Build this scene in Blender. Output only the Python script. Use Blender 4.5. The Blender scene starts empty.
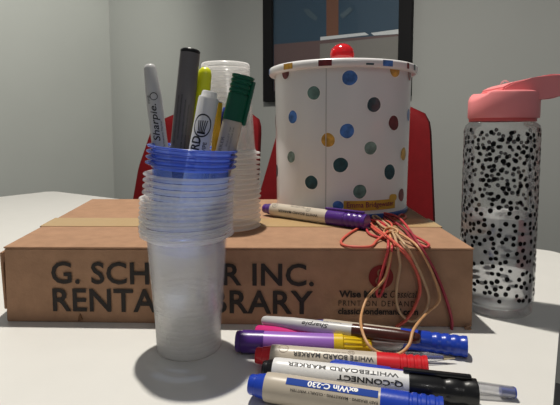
import bpy, bmesh, math, random
from mathutils import Vector, Matrix
random.seed(7)
S = bpy.context.scene
C = S.collection
PI = math.pi

# ------------------------------------------------------------------ camera
F = 460.0; HORIZON = 132.0; TZ = 0.74; EYE = 0.19          # focal in px, table height, eye above table
PITCH = math.radians(4.6); PY0 = HORIZON + F * math.tan(PITCH)      # the photo is cropped off-centre: lens shift
CAM = Vector((0, 0, TZ + EYE))
cd = bpy.data.cameras.new('camera'); cd.sensor_width = 36.0; cd.lens = F / 560 * 36.0; cd.clip_start = 0.01; cd.shift_y = -(202.5 - PY0) / 560
co = bpy.data.objects.new('camera', cd); C.objects.link(co)
co.location = CAM; co.rotation_euler = (PI / 2 - PITCH, 0, 0)
S.camera = co
# ------------------------------------------------------------------ world, lamps, exposure
w = bpy.data.worlds.new('world'); S.world = w; w.use_nodes = True
w.node_tree.nodes['Background'].inputs[0].default_value = (0.93, 0.96, 1.0, 1)
w.node_tree.nodes['Background'].inputs[1].default_value = 0.15
def lamp(name, loc, power, radius, color, angle=178, blend=0.15):
    l = bpy.data.lights.new(name, 'SPOT'); l.energy = power; l.shadow_soft_size = radius; l.color = color
    l.spot_size = math.radians(angle); l.spot_blend = blend
    o = bpy.data.objects.new(name, l); C.objects.link(o); o.location = loc
    return o
lamp('ceiling_or_fill_spot', (-0.14, 0.70, TZ + 1.55), 110, 0.022, (1.0, 0.95, 0.86), 160, 0.8)
lamp('ceiling_or_fill_spot', (-1.42, 1.62, TZ + 1.62), 6, 0.05, (1.0, 0.97, 0.92))  # unseen fill added to brighten the walls
ws = lamp('wall_fill_spot', (-0.48, 1.54, TZ + 1.62), 104, 0.05, (1.0, 0.98, 0.88), 84, 0.8)      # added fill, tilted to brighten the left wall
ws.rotation_euler = (Vector((-1.42, 2.50, 1.35)) - ws.location).to_track_quat('-Z', 'Y').to_euler()
lamp('ceiling_or_fill_spot', (0.5, -1.3, TZ + 1.6), 9, 0.05, (1.0, 0.97, 0.92))  # unseen fill added on the camera side for front faces
vs = S.view_settings
vs.view_transform = 'Standard'; vs.look = 'None'; vs.exposure = 0.0; vs.gamma = 1.0; vs.use_curve_mapping = False
S.cycles.transparent_max_bounces = 64
S.cycles.max_bounces = 32; S.cycles.diffuse_bounces = 22
S.cycles.transmission_bounces = 20

# ------------------------------------------------------------------ pixel helpers (direction only)
FW = Vector((0, math.cos(PITCH), -math.sin(PITCH))); UP = Vector((0, math.sin(PITCH), math.cos(PITCH)))
def ray(px, py): return FW + Vector((1, 0, 0)) * ((px - 280) / F) + UP * ((PY0 - py) / F)
def on_z(px, py, z):
    d = ray(px, py); return CAM + d * ((z - CAM.z) / d.z)
def on_y(px, py, y):
    d = ray(px, py); return CAM + d * (y / d.y)
def on_plane(px, py, p, n):
    d = ray(px, py); return CAM + d * ((p - CAM).dot(n) / d.dot(n))

# ------------------------------------------------------------------ materials
MC = {}
def mat(name, col, rough=0.5, metal=0.0, noise=0.0, nscale=60, bump=0.0, bscale=200, spec=0.5, coat=0.0, trans=0.0, ior=1.45, stretch=None):
    if name in MC: return MC[name]
    m = bpy.data.materials.new(name); m.use_nodes = True; nt = m.node_tree; b = nt.nodes['Principled BSDF']
    c = (*col, 1)
    b.inputs['Base Color'].default_value = c; b.inputs['Roughness'].default_value = rough
    b.inputs['Metallic'].default_value = metal; b.inputs['Specular IOR Level'].default_value = spec
    b.inputs['Coat Weight'].default_value = coat; b.inputs['IOR'].default_value = ior
    b.inputs['Transmission Weight'].default_value = trans
    if noise or bump:
        tc = nt.nodes.new('ShaderNodeTexCoord'); src = tc.outputs['Object']
        if stretch:
            mp = nt.nodes.new('ShaderNodeMapping'); mp.inputs['Scale'].default_value = stretch
            nt.links.new(src, mp.inputs[0]); src = mp.outputs[0]
    if noise:
        n = nt.nodes.new('ShaderNodeTexNoise'); n.inputs['Scale'].default_value = nscale; n.inputs['Detail'].default_value = 5
        nt.links.new(src, n.inputs['Vector'])
        r = nt.nodes.new('ShaderNodeValToRGB')
        r.color_ramp.elements[0].position = 0.3; r.color_ramp.elements[1].position = 0.7
        r.color_ramp.elements[0].color = tuple(max(0, v * (1 - noise)) for v in col) + (1,)
        r.color_ramp.elements[1].color = tuple(min(1, v * (1 + noise)) for v in col) + (1,)
        nt.links.new(n.outputs['Fac'], r.inputs[0]); nt.links.new(r.outputs[0], b.inputs['Base Color'])
    if bump:
        n2 = nt.nodes.new('ShaderNodeTexNoise'); n2.inputs['Scale'].default_value = bscale; n2.inputs['Detail'].default_value = 4
        nt.links.new(src, n2.inputs['Vector'])
        bp = nt.nodes.new('ShaderNodeBump'); bp.inputs['Strength'].default_value = bump; bp.inputs['Distance'].default_value = 0.001
        nt.links.new(n2.outputs['Fac'], bp.inputs['Height']); nt.links.new(bp.outputs[0], b.inputs['Normal'])
    MC[name] = m; return m
def film(name, col, alpha, rough=0.25, tint=(1, 1, 1), transl=0.5, gloss=0.06, gmax=1.0):
    """thin plastic sheet: lets light through, scatters a part, shines a little"""
    if name in MC: return MC[name]
    m = bpy.data.materials.new(name); m.use_nodes = True; nt = m.node_tree
    for n in list(nt.nodes): nt.nodes.remove(n)
    out = nt.nodes.new('ShaderNodeOutputMaterial')
    t = nt.nodes.new('ShaderNodeBsdfTransparent'); t.inputs[0].default_value = (*tint, 1)
    d = nt.nodes.new('ShaderNodeBsdfDiffuse'); d.inputs[0].default_value = (*col, 1)
    tl = nt.nodes.new('ShaderNodeBsdfTranslucent'); tl.inputs[0].default_value = (*col, 1)
    m1 = nt.nodes.new('ShaderNodeMixShader'); m1.inputs[0].default_value = transl
    nt.links.new(d.outputs[0], m1.inputs[1]); nt.links.new(tl.outputs[0], m1.inputs[2])
    m2 = nt.nodes.new('ShaderNodeMixShader'); m2.inputs[0].default_value = alpha
    nt.links.new(t.outputs[0], m2.inputs[1]); nt.links.new(m1.outputs[0], m2.inputs[2])
    g = nt.nodes.new('ShaderNodeBsdfGlossy'); g.inputs['Roughness'].default_value = rough
    lw = nt.nodes.new('ShaderNodeFresnel'); lw.inputs[0].default_value = 1.4
    ml = nt.nodes.new('ShaderNodeMath'); ml.operation = 'MULTIPLY_ADD'; ml.inputs[1].default_value = 0.6; ml.inputs[2].default_value = gloss * 0.3
    nt.links.new(lw.outputs[0], ml.inputs[0])
    mn = nt.nodes.new('ShaderNodeMath'); mn.operation = 'MINIMUM'; mn.inputs[1].default_value = gmax
    nt.links.new(ml.outputs[0], mn.inputs[0])
    m3 = nt.nodes.new('ShaderNodeMixShader'); nt.links.new(mn.outputs[0], m3.inputs[0])
    nt.links.new(m2.outputs[0], m3.inputs[1]); nt.links.new(g.outputs[0], m3.inputs[2])
    nt.links.new(m3.outputs[0], out.inputs[0])
    MC[name] = m; return m

# ------------------------------------------------------------------ object helpers
def tag(o, label=None, cat=None, group=None, kind=None):
    if label: o['label'] = label
    if cat: o['category'] = cat
    if group: o['group'] = group
    if kind: o['kind'] = kind
    return o
def empty(name, loc=(0, 0, 0), m=None):
    o = bpy.data.objects.new(name, None); C.objects.link(o); o.empty_display_size = 0.01
    if m is not None: o.matrix_world = m
    else: o.location = loc
    return o
def obj(name, bm, material, parent=None, smooth=False, angle=40):
    me = bpy.data.meshes.new(name)
    bmesh.ops.recalc_face_normals(bm, faces=bm.faces) if smooth != 'keep' else None
    bm.to_mesh(me); bm.free()
    if smooth:
        me.polygons.foreach_set('use_smooth', [True] * len(me.polygons))
        if angle: me.set_sharp_from_angle(angle=math.radians(angle))
    me.materials.append(material)
    o = bpy.data.objects.new(name, me); C.objects.link(o)
    if parent: o.parent = parent
    return o
def inst(name, me, parent, loc=(0, 0, 0), rot=(0, 0, 0)):
    o = bpy.data.objects.new(name, me); C.objects.link(o); o.parent = parent
    o.location = loc; o.rotation_euler = rot
    return o
def box(bm, x0, x1, y0, y1, z0, z1, bevel=0.0, seg=2):
    r = bmesh.ops.create_cube(bm, size=1.0)
    for v in r['verts']:
        v.co = Vector((x0 + (v.co.x + .5) * (x1 - x0), y0 + (v.co.y + .5) * (y1 - y0), z0 + (v.co.z + .5) * (z1 - z0)))
    if bevel:
        es = list({e for v in r['verts'] for e in v.link_edges})
        bmesh.ops.bevel(bm, geom=es, offset=bevel, segments=seg, affect='EDGES', profile=0.5)
    return bm
def lathe(prof, seg=40, bm=None):
    """prof: list of (z, r); r = 0 closes the end"""
    bm = bm or bmesh.new(); rings = []
    for z, r in prof:
        if r <= 1e-7: rings.append([bm.verts.new((0, 0, z))])
        else: rings.append([bm.verts.new((r * math.cos(2 * PI * k / seg), r * math.sin(2 * PI * k / seg), z)) for k in range(seg)])
    for a, b in zip(rings, rings[1:]):
        for k in range(seg):
            k2 = (k + 1) % seg
            q = []
            for v in ((a[k] if len(a) > 1 else a[0]), (a[k2] if len(a) > 1 else a[0]), (b[k2] if len(b) > 1 else b[0]), (b[k] if len(b) > 1 else b[0])):
                if v not in q: q.append(v)
            if len(q) > 2: bm.faces.new(q)
    return bm
def prism(bm, pts, d0, d1, ax):
    """polygon pts (a,b) extruded along ax; ax='y': (a,d,b); ax='x': (d,a,b); 'z': (a,b,d)"""
    f = {'y': lambda a, b, d: (a, d, b), 'x': lambda a, b, d: (d, a, b), 'z': lambda a, b, d: (a, b, d)}[ax]
    A = [bm.verts.new(f(a, b, d0)) for a, b in pts]; B = [bm.verts.new(f(a, b, d1)) for a, b in pts]
    bm.faces.new(A); bm.faces.new(B[::-1])
    for i in range(len(pts)):
        j = (i + 1) % len(pts); bm.faces.new((A[i], B[i], B[j], A[j]))
    return bm
def tube(path, r, closed=False, seg=8, flat=1.0, bm=None):
    bm = bm or bmesh.new(); n = len(path); rings = []
    prev = None
    for i, p in enumerate(path):
        a = path[(i - 1) % n] if (closed or i > 0) else p
        b = path[(i + 1) % n] if (closed or i < n - 1) else p
        t = (b - a).normalized()
        if prev is None:
            prev = t.orthogonal().normalized()
        nx = (prev - t * prev.dot(t)); nx = nx.normalized() if nx.length > 1e-6 else t.orthogonal().normalized()
        prev = nx; ny = t.cross(nx)
        rings.append([bm.verts.new(p + (nx * math.cos(2 * PI * k / seg) + ny * math.sin(2 * PI * k / seg) * flat) * r) for k in range(seg)])
    m = n if closed else n - 1
    for i in range(m):
        A, B = rings[i], rings[(i + 1) % n]
        off = 0
        if closed and i == n - 1:   # match the twist
            off = min(range(seg), key=lambda o: (A[0].co - B[o].co).length)
        for k in range(seg):
            bm.faces.new((A[k], A[(k + 1) % seg], B[(k + 1 + off) % seg], B[(k + off) % seg]))
    if not closed:
        bm.faces.new(rings[0][::-1]); bm.faces.new(rings[-1])
    return bm
def smooth_path(pts, closed, per=8):
    out = []; n = len(pts)
    for i in range(n if closed else n - 1):
        g = lambda k: pts[k % n] if closed else pts[min(max(k, 0), n - 1)]
        p0, p1, p2, p3 = g(i - 1), g(i), g(i + 1), g(i + 2)
        for k in range(per):
            t = k / per
            out.append(0.5 * ((2 * p1) + (p2 - p0) * t + (2 * p0 - 5 * p1 + 4 * p2 - p3) * t * t + (3 * p1 - p0 - 3 * p2 + p3) * t ** 3))
    if not closed: out.append(pts[-1].copy())
    return out
def text_bm(s, width, height=None, bold=0.0, shear=0.0, spacing=1.0):
    """flat lettering centred on the origin in XY, scaled to width (and cap height)"""
    cu = bpy.data.curves.new('lettering', 'FONT'); cu.body = s; cu.size = 1; cu.offset = bold; cu.shear = shear
    cu.space_character = spacing; cu.resolution_u = 3; cu.fill_mode = 'FRONT'
    o = bpy.data.objects.new('lettering', cu); C.objects.link(o)
    dg = bpy.context.evaluated_depsgraph_get(); dg.update()
    me = bpy.data.meshes.new_from_object(o.evaluated_get(dg))
    bpy.data.objects.remove(o); bpy.data.curves.remove(cu)
    bm = bmesh.new(); bm.from_mesh(me); bpy.data.meshes.remove(me)
    xs = [v.co.x for v in bm.verts]; ys = [v.co.y for v in bm.verts]
    x0, x1, y0, y1 = min(xs), max(xs), min(ys), max(ys)
    sx = width / (x1 - x0); sy = sx if height is None else height / (y1 - y0)
    for v in bm.verts: v.co = Vector(((v.co.x - (x0 + x1) / 2) * sx, (v.co.y - (y0 + y1) / 2) * sy, 0))
    return bm
def slice_y(bm, step):
    ys = [v.co.y for v in bm.verts]; y = min(ys) + step
    while y < max(ys) - 1e-6:
        bmesh.ops.bisect_plane(bm, geom=list(bm.verts) + list(bm.edges) + list(bm.faces), plane_co=(0, y, 0), plane_no=(0, 1, 0)); y += step
def slice_x(bm, step):
    xs = [v.co.x for v in bm.verts]; x = min(xs) + step
    while x < max(xs) - 1e-6:
        bmesh.ops.bisect_plane(bm, geom=list(bm.verts) + list(bm.edges) + list(bm.faces), plane_co=(x, 0, 0), plane_no=(1, 0, 0)); x += step
def wrap_along(bm, r, zc, th, k=1, off=0.00012):
    """lettering that runs along a rod's axis (local Z)"""
    slice_y(bm, r * 0.3)
    for v in bm.verts:
        a = th - k * v.co.y / r
        v.co = Vector(((r + off) * math.cos(a), (r + off) * math.sin(a), zc + k * v.co.x))
    return bm
def wrap_round(bm, r, zc, th, off=0.0002):
    """print that runs round an upright cylinder"""
    slice_x(bm, r * 0.12)
    for v in bm.verts:
        a = th + v.co.x / r
        v.co = Vector(((r + off) * math.cos(a), (r + off) * math.sin(a), zc + v.co.y))
    return bm
def disc(r, seg=20, rough=0.0, aspect=1.0):
    bm = bmesh.new()
    ph = [random.uniform(0, 6.28) for _ in range(3)]
    rr = lambda a: r * (1 + rough * (math.sin(2 * a + ph[0]) + .6 * math.sin(3 * a + ph[1]) + .4 * math.sin(5 * a + ph[2])))
    vs_ = [bm.verts.new((rr(2 * PI * k / seg) * math.cos(2 * PI * k / seg), aspect * rr(2 * PI * k / seg) * math.sin(2 * PI * k / seg), 0)) for k in range(seg)]
    bm.faces.new(vs_); return bm
def rect(w_, h_):
    bm = bmesh.new(); bm.faces.new([bm.verts.new(p) for p in ((-w_ / 2, -h_ / 2, 0), (w_ / 2, -h_ / 2, 0), (w_ / 2, h_ / 2, 0), (-w_ / 2, h_ / 2, 0))]); return bm
def ring2d(r, wd, seg=28):
    bm = bmesh.new()
    A = [bm.verts.new((r * math.cos(2 * PI * k / seg), r * math.sin(2 * PI * k / seg), 0)) for k in range(seg)]
    B = [bm.verts.new(((r - wd) * math.cos(2 * PI * k / seg), (r - wd) * math.sin(2 * PI * k / seg), 0)) for k in range(seg)]
    for k in range(seg): bm.faces.new((A[k], A[(k + 1) % seg], B[(k + 1) % seg], B[k]))
    return bm
def join(dst, src, m=None):
    me = bpy.data.meshes.new('tmp'); src.to_mesh(me); src.free()
    if m is not None: me.transform(m)
    dst.from_mesh(me); bpy.data.meshes.remove(me); return dst
def shift(bm, x=0, y=0):
    for v in bm.verts: v.co += Vector((x, y, 0))
    return bm

# ------------------------------------------------------------------ the room
U = Vector((0.842, -0.539, 0)).normalized(); V = Vector((-U.y, U.x, 0))     # table / wall directions
YAW = math.atan2(U.y, U.x)
wallm = mat('wall_paint', (0.345, 0.355, 0.34), 0.8, bump=0.15, bscale=300, noise=0.02, nscale=3)
floorm = mat('carpet', (0.05, 0.052, 0.055), 0.95, noise=0.3, nscale=400, bump=0.5, bscale=600)
Wd = lambda: None
Y0 = 2.3                                            # wall crosses the camera axis here
corner = Vector(((113 - 280) / F, 1, 0)); tline = Y0 / (1 + corner.x * (-U.y / U.x)); 
tline = Y0 / (1 - corner.x * U.y / U.x); corner = corner * tline
def wall(name, a, b, nrm, z0, z1, th=0.1):
    bm = bmesh.new()
    A = [a, b, b + nrm * th, a + nrm * th]
    lo = [bm.verts.new((p.x, p.y, z0)) for p in A]; hi = [bm.verts.new((p.x, p.y, z1)) for p in A]
    bm.faces.new(lo); bm.faces.new(hi[::-1])
    for i in range(4): bm.faces.new((lo[i], lo[(i + 1) % 4], hi[(i + 1) % 4], hi[i]))
    return tag(obj(name, bm, wallm), kind='structure')
wall('wall_back', corner - U * 0.1, corner + U * 4.2, V, 0, 2.6)
wall('wall_left', corner - V * 4.0, corner, -U, 0, 2.6)
bm = bmesh.new(); box(bm, -4, 4, -3, 5, -0.05, 0); tag(obj('floor', bm, floorm), kind='structure')

# ------------------------------------------------------------------ table
Acorner = on_z(52, 191, TZ)
TL, TW = (on_z(555.5, 375, TZ) - Acorner).dot(U), 0.92
troot = empty('meeting_table', m=Matrix.Translation((Acorner.x, Acorner.y, 0)) @ Matrix.Rotation(YAW, 4, 'Z'))
tag(troot, 'white laminate meeting table carrying the box, cups and markers', 'table')
bm = bmesh.new()
rc = 0.03
pts = []
for cx, cy, a0 in ((TL - rc, -rc, 0), (rc, -rc, 90), (rc, -TW + rc, 180), (TL - rc, -TW + rc, 270)):
    for k in range(7):
        a = math.radians(a0 + 15 * k); pts.append((cx + rc * math.cos(a), cy + rc * math.sin(a)))
tabm = mat('laminate', (0.68, 0.67, 0.64), 0.42, bump=0.04, bscale=900, noise=0.012, nscale=30)
prism(bm, pts, TZ - 0.025, TZ - 0.0015, 'z'); obj('table_top', bm, tabm, troot)
bm = bmesh.new(); prism(bm, [(p[0] * 1.0, p[1]) for p in pts], TZ - 0.0015, TZ, 'z'); obj('top_surface', bm, tabm, troot)
legm = mat('table_steel', (0.25, 0.25, 0.26), 0.4, metal=0.8)
for x in (0.08, TL - 0.08):
    for y in (-0.08, -TW + 0.08):
        bm = bmesh.new(); box(bm, x - .025, x + .025, y - .025, y + .025, 0, TZ - 0.025, 0.004); obj('leg', bm, legm, troot)

# ------------------------------------------------------------------ chairs
redm = mat('red_fabric', (0.125, 0.002, 0.004), 0.8, spec=0.2, bump=0.2, bscale=500, noise=0.08, nscale=40)
chm = mat('chair_steel', (0.3, 0.3, 0.31), 0.35, metal=0.9)
def make_chair(center, top, label, wide=1.0):
    r = empty('chair', m=Matrix.Translation((center.x, center.y, 0)) @ Matrix.Rotation(YAW, 4, 'Z'))
    tag(r, label, 'chair', 'red chairs behind the table')
    # backrest: reclined curved pad with rounded top corners
    bm = bmesh.new(); n, m_ = 18, 22; z0, z1 = 0.52, top
    def P(i, j, side):
        v = j / m_; z = z0 + (z1 - z0) * v; hw = min((0.27 - 0.07 * v) * wide, 0.25)
        d = (z1 - z)
        cr = 0.06
        if d < cr: hw -= cr - math.sqrt(max(0, cr * cr - (cr - d) ** 2))
        u = -1 + 2 * i / n; x = u * hw
        y = 0.25 * (z - 0.9) - 0.05 * (abs(x) / 0.23) ** 2 + 0.03
        e = min(1, (1 - abs(u)) * 7, (d + .004) * 40); th = 0.008 + 0.014 * math.sqrt(max(0, e))
        return bm.verts.new((x, y + side * th, z))
    G = {s: [[P(i, j, s) for i in range(n + 1)] for j in range(m_ + 1)] for s in (-1, 1)}
    for s in (-1, 1):
        for j in range(m_):
            for i in range(n): bm.faces.new((G[s][j][i], G[s][j][i + 1], G[s][j + 1][i + 1], G[s][j + 1][i]))
    for j in range(m_):
        for i in (0, n): bm.faces.new((G[-1][j][i], G[-1][j + 1][i], G[1][j + 1][i], G[1][j][i]))
    for i in range(n):
        for j in (0, m_): bm.faces.new((G[-1][j][i], G[-1][j][i + 1], G[1][j][i + 1], G[1][j][i]))
    obj('backrest', bm, redm, r, True, 60)
    bm = bmesh.new(); box(bm, -.23, .23, -.5, -.05, .42, .47, .02, 3); obj('seat', bm, redm, r, True)
    for sx in (-1, 1):
        obj('leg', tube([Vector((sx * .2, -.45, .43)), Vector((sx * .22, -.48, 0))], .011), chm, r, True)
        obj('leg', tube([Vector((sx * .2, -.02, .62)), Vector((sx * .2, -.09, .42)), Vector((sx * .22, 0.02, 0))], .011), chm, r, True)
    return r
make_chair(Vector((0.176, 1.19, 0)), 0.996, 'red padded chair directly behind the spotted tin, nearer the table')
make_chair(Vector((-0.246, 1.50, 0)), 0.99, 'red padded chair behind the pens and cups, further back', 1.1)

# ------------------------------------------------------------------ framed picture on the back wall
def on_wall(px, py, off=0.0): return on_plane(px, py, corner - V * off, V)
def wl(p): q = p - Vector((corner.x, corner.y, 0)); return q.dot(U), p.z
fl, fb = wl(on_wall(266, 102)); fr, _ = wl(on_wall(413, 50))
ft = fb + 1.02
proot = empty('framed_picture', m=Matrix.Translation((corner.x, corner.y, 0)) @ Matrix.Rotation(YAW, 4, 'Z'))
tag(proot, 'large picture in a black frame hanging on the grey wall', 'picture')
fm = mat('black_frame', (0.006, 0.006, 0.007), 0.6, spec=0.2)
il, _ = wl(on_wall(274.5, 50)); ir, _ = wl(on_wall(400, 50)); bwid = 0.05
def fbox(name, x0, x1, z0, z1, d0, d1, m_, bev=0.002):
    bm = bmesh.new(); box(bm, x0, x1, -d1, -d0, z0, z1, bev); return obj(name, bm, m_, proot)
fbox('frame_bar', fl, il, fb, ft, 0.001, 0.028, fm); fbox('frame_bar', ir, fr, fb, ft, 0.001, 0.028, fm)
fbox('frame_bar', il, ir, fb, fb + bwid, 0.001, 0.028, fm); fbox('frame_bar', il, ir, ft - bwid, ft, 0.001, 0.028, fm)
fbox('print_sheet', il, ir, fb + bwid, ft - bwid, 0.004, 0.008, mat('print_blue', (0.03, 0.068, 0.11), 0.6), 0)
def pshape(name, pix, col, rough=0.6, off=0.0082):
    q = []
    for (a, b) in pix:
        x, z = wl(on_wall(a, b, 0.008)); q.append((min(max(x, il), ir), min(max(z, fb + bwid), ft - bwid)))
    bm = bmesh.new(); prism(bm, q, -off, -off - 0.0003, 'y'); return obj(name, bm, mat(name + str(col), col, rough), proot)
pshape('print_or_reflection', [(274, 44.5), (320, 40.5), (400, 34), (400, 110), (274, 110)], (0.13, 0.085, 0.085))
pshape('print_or_reflection', [(320, 44), (400, 36), (400, 110), (320, 110)], (0.20, 0.195, 0.18), off=0.0086)
pshape('print_or_reflection', [(327, -160), (339, -160), (338.5, 37), (326.5, 38)], (0.17, 0.075, 0.045), off=0.009)
pshape('print_or_reflection', [(320.5, 37), (365, 32.5), (369, 35), (320.5, 40.5)], (0.62, 0.66, 0.68), off=0.0094)
pshape('print_or_reflection', [(371, 33), (400, 29), (400, 34), (374, 35.5)], (0.62, 0.66, 0.68), off=0.0094)
pshape('print_or_reflection', [(303, 9), (309, 9), (318, 18), (316, 21), (308, 16)], (0.06, 0.10, 0.13), off=0.0098)  # faint lamp reflection in the glass, painted as a flat shape
pshape('print_or_reflection', [(340, 15), (350, 7), (353, 10), (343, 19)], (0.07, 0.11, 0.14), off=0.0098)  # second painted reflection, same low contrast
fbox('glazing', il, ir, fb + bwid, ft - bwid, 0.014, 0.016, film('picture_glass', (0.5, 0.5, 0.5), 0.0, 0.05, gloss=0.05), 0)

# ------------------------------------------------------------------ cardboard box
FLb = on_z(7, 321.5, TZ); FRb = on_z(472, 327.5, TZ)
fx = (FRb - FLb).normalized(); fn = Vector((fx.y, -fx.x, 0))              # fn points to the camera
FLt = on_plane(4, 247, FLb, fn); FRt = on_plane(473.5, 248.5, FLb, fn)
D = 0.30
BLt = on_plane(92, 199, FLb - fn * D, fn); BRt = on_plane(397, 199.5, FLb - fn * D, fn)
ztop = (FLt.z + FRt.z) / 2
def topz(x, y):
    d = (Vector((x, y, 0)) - Vector((FLb.x, FLb.y, 0))).dot(-fn) / D
    u = (Vector((x, y, 0)) - Vector((FLb.x, FLb.y, 0))).dot(fx) / 0.46
    return (1 - d) * (FLt.z * (1 - u) + FRt.z * u) + d * (BLt.z * (1 - u) + BRt.z * u)
card = mat('cardboard', (0.355, 0.208, 0.128), 0.85, noise=0.09, nscale=70, bump=0.4, bscale=330, spec=0.2)
broot = empty('cardboard_box', ((FLb + FRb) / 2).to_tuple())
bo = (FLb + FRb) / 2
tag(broot, 'wide flat brown cardboard box with printed front standing on the table', 'box')
T = 0.0016
def hexa(lo, hi, bevel=0.0, cuts=0):
    bm = bmesh.new(); L = [bm.verts.new(p - bo) for p in lo]; H = [bm.verts.new(p - bo) for p in hi]
    bm.faces.new(L[::-1]); bm.faces.new(H)
    for i in range(4): bm.faces.new((L[i], L[(i + 1) % 4], H[(i + 1) % 4], H[i]))
    if bevel: bmesh.ops.bevel(bm, geom=list(bm.edges), offset=bevel, segments=3, affect='EDGES')
    return bm
dn = lambda p, z: Vector((p.x, p.y, z))
dz = Vector((0, 0, T))
BLb, BRb = dn(BLt, TZ), dn(BRt, TZ)
obj('carton', hexa([FLb, FRb, BRb, BLb], [FLt - dz, FRt - dz, BRt - dz, BLt - dz], 0.0008), card, broot, True, 50)
# two long top flaps that meet under the tape
sf = 0.40
ML = FLt.lerp(BLt, sf); MR = FRt.lerp(BRt, sf)
ML2 = FLt.lerp(BLt, sf + .008); MR2 = FRt.lerp(BRt, sf + .008)
obj('top_flap', hexa([FLt - dz - fx * .001, FRt - dz + fx * .001, MR - dz, ML - dz], [FLt - fx * .001 + fn * .0002, FRt + fx * .001 + fn * .0002, MR, ML], 0.0006), card, broot, True, 50)
obj('top_flap', hexa([ML2 - dz, MR2 - dz, BRt - dz, BLt - dz], [ML2, MR2, BRt, BLt], 0.0006), card, broot, True, 50)
tapem = film('packing_tape', (0.62, 0.43, 0.22), 0.8, 0.18, (1, 0.93, 0.8), 0.1, 0.2)
up = Vector((0, 0, 1))
def tq(a, b, t, e): return a.lerp(b, t) + up * e
tl0, tl1 = 0.31, 0.475
obj('tape', hexa([tq(FLt, BLt, tl0, .0001) - fx * .002, tq(FRt, BRt, tl0, .0001) + fx * .002, tq(FRt, BRt, tl1, .0001) + fx * .002, tq(FLt, BLt, tl1, .0001) - fx * .002],
                 [tq(FLt, BLt, tl0, .0006) - fx * .002, tq(FRt, BRt, tl0, .0006) + fx * .002, tq(FRt, BRt, tl1, .0006) + fx * .002, tq(FLt, BLt, tl1, .0006) - fx * .002]), tapem, broot)
for s, A, B, At, Bt in ((-1, FLb, BLb, FLt, BLt), (1, FRb, BRb, FRt, BRt)):
    o_ = fx * s
    obj('tape_end', hexa([tq(At, Bt, tl0, -.035) + o_ * .0008, tq(At, Bt, tl0, 0) + o_ * .0008, tq(At, Bt, tl1, 0) + o_ * .0008, tq(At, Bt, tl1, -.035) + o_ * .0008],
                         [tq(At, Bt, tl0, -.035) + o_ * .002, tq(At, Bt, tl0, .0006) + o_ * .002, tq(At, Bt, tl1, .0006) + o_ * .002, tq(At, Bt, tl1, -.035) + o_ * .002]), tapem, broot)
# glue flap that stands off the left end
sl = -fx
g0 = FLb + up * .012 + sl * .001 - fn * .002; g1 = FLb.lerp(BLb, .5) + up * .006 + sl * .003; h0 = dn(FLb, FLt.z - .006) + sl * .0025 - fn * .001; h1 = dn(FLb.lerp(BLb, .5), FLt.z - .003) + sl * .004
obj('end_flap', hexa([g0, g0 + sl * .0025, g1 + sl * .0025, g1], [h0, h0 + sl * .0025, h1 + sl * .0025, h1], .0006), card, broot)
# torn scraps at the bottom edge
tb = on_plane(468, 326, FLb + fn * .0012, fn)
bm = bmesh.new(); 
for k in range(5):
    box(bm, *(v for c, h_ in zip(tb - bo + Vector((random.uniform(-.003, .003), -.002 - random.uniform(0, .002), random.uniform(-.002, .002) - .0005)), (.0018, .0012, .0015)) for v in (c - h_, c + h_)))
obj('torn_scrap', bm, card, broot)
tb = on_plane(80, 317.5, FLb + fn * .0008, fn)
bm = bmesh.new(); prism(bm, [(tb.x - bo.x - .002, tb.z - bo.z - .004), (tb.x - bo.x + .0025, tb.z - bo.z - .002), (tb.x - bo.x + .0005, tb.z - bo.z + .004), (tb.x - bo.x - .001, tb.z - bo.z + .002)], tb.y - bo.y - .0008, tb.y - bo.y + .0006, 'y')
obj('torn_scrap', bm, mat('torn_card', (0.16, 0.08, 0.04), 0.9), broot)
# printing on the front
inkm = mat('black_ink', (0.018, 0.013, 0.011), 0.7)
redink = mat('red_ink', (0.20, 0.012, 0.012), 0.7)
fl_in = (FLt - FLb).normalized()
pm = Matrix((( fx.x, 0, -(-fn.x), 0), (fx.y, 0, fn.y, 0), (0, 1, 0, 0), (0, 0, 0, 1)))
pm = Matrix.Identity(4)
for i, c in enumerate((fx, up, fn)):
    for j in range(3): pm[j][i] = c[j]
def front_text(name, s, x0, x1, y0, y1, m_, bold=0.0, shear=0, spacing=1.0, yref=None):
    a = on_plane(x0, (y0 + y1) / 2, FLb + fn * .0004, fn); b = on_plane(x1, (y0 + y1) / 2, FLb + fn * .0004, fn)
    t = on_plane((x0 + x1) / 2, y0, FLb, fn); l = on_plane((x0 + x1) / 2, y1, FLb, fn)
    bm = text_bm(s, (b - a).length, (t - l).length, bold, shear, spacing)
    o = obj(name, bm, m_, broot, 'keep'); o.matrix_local = Matrix.Translation((a + b) / 2 + fn * .0007 - bo) @ pm
    return o
front_text('lettering', 'G. SCHIRMER INC.', 51.5, 314, 262.5, 285, inkm, 0.018, spacing=1.04)
front_text('lettering', 'RENTAL LIBRARY', 53, 313, 289.5, 312.5, inkm, 0.018, spacing=1.04)
front_text('small_lettering', 'Wise Music', 339, 387, 290.5, 297.5, inkm, 0.036)
front_text('small_lettering', 'Classical', 390, 417, 290.5, 297.5, inkm, 0.0, shear=0.3)
front_text('small_lettering', 'PRINT ON DEMAND', 338.5, 415, 300.5, 306, inkm, -0.004, spacing=1.3)
front_text('small_lettering', 'classicalondemand.com', 338, 418, 308, 314.5, inkm, 0.03)
lc = on_plane(381, 277, FLb + fn * .0008, fn)
bm = disc(12.2 * 0.45 / F, 32); o = obj('logo_disc', bm, redink, broot, 'keep'); o.matrix_local = Matrix.Translation(lc - bo) @ pm
bm = text_bm('&', 11 * .45 / F, 16 * .45 / F, 0.0); o = obj('logo_mark', bm, mat('card_print', (0.27, 0.15, 0.085), 0.85), broot, 'keep'); o.matrix_local = Matrix.Translation(lc - bo + fn * .0003) @ pm

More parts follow.
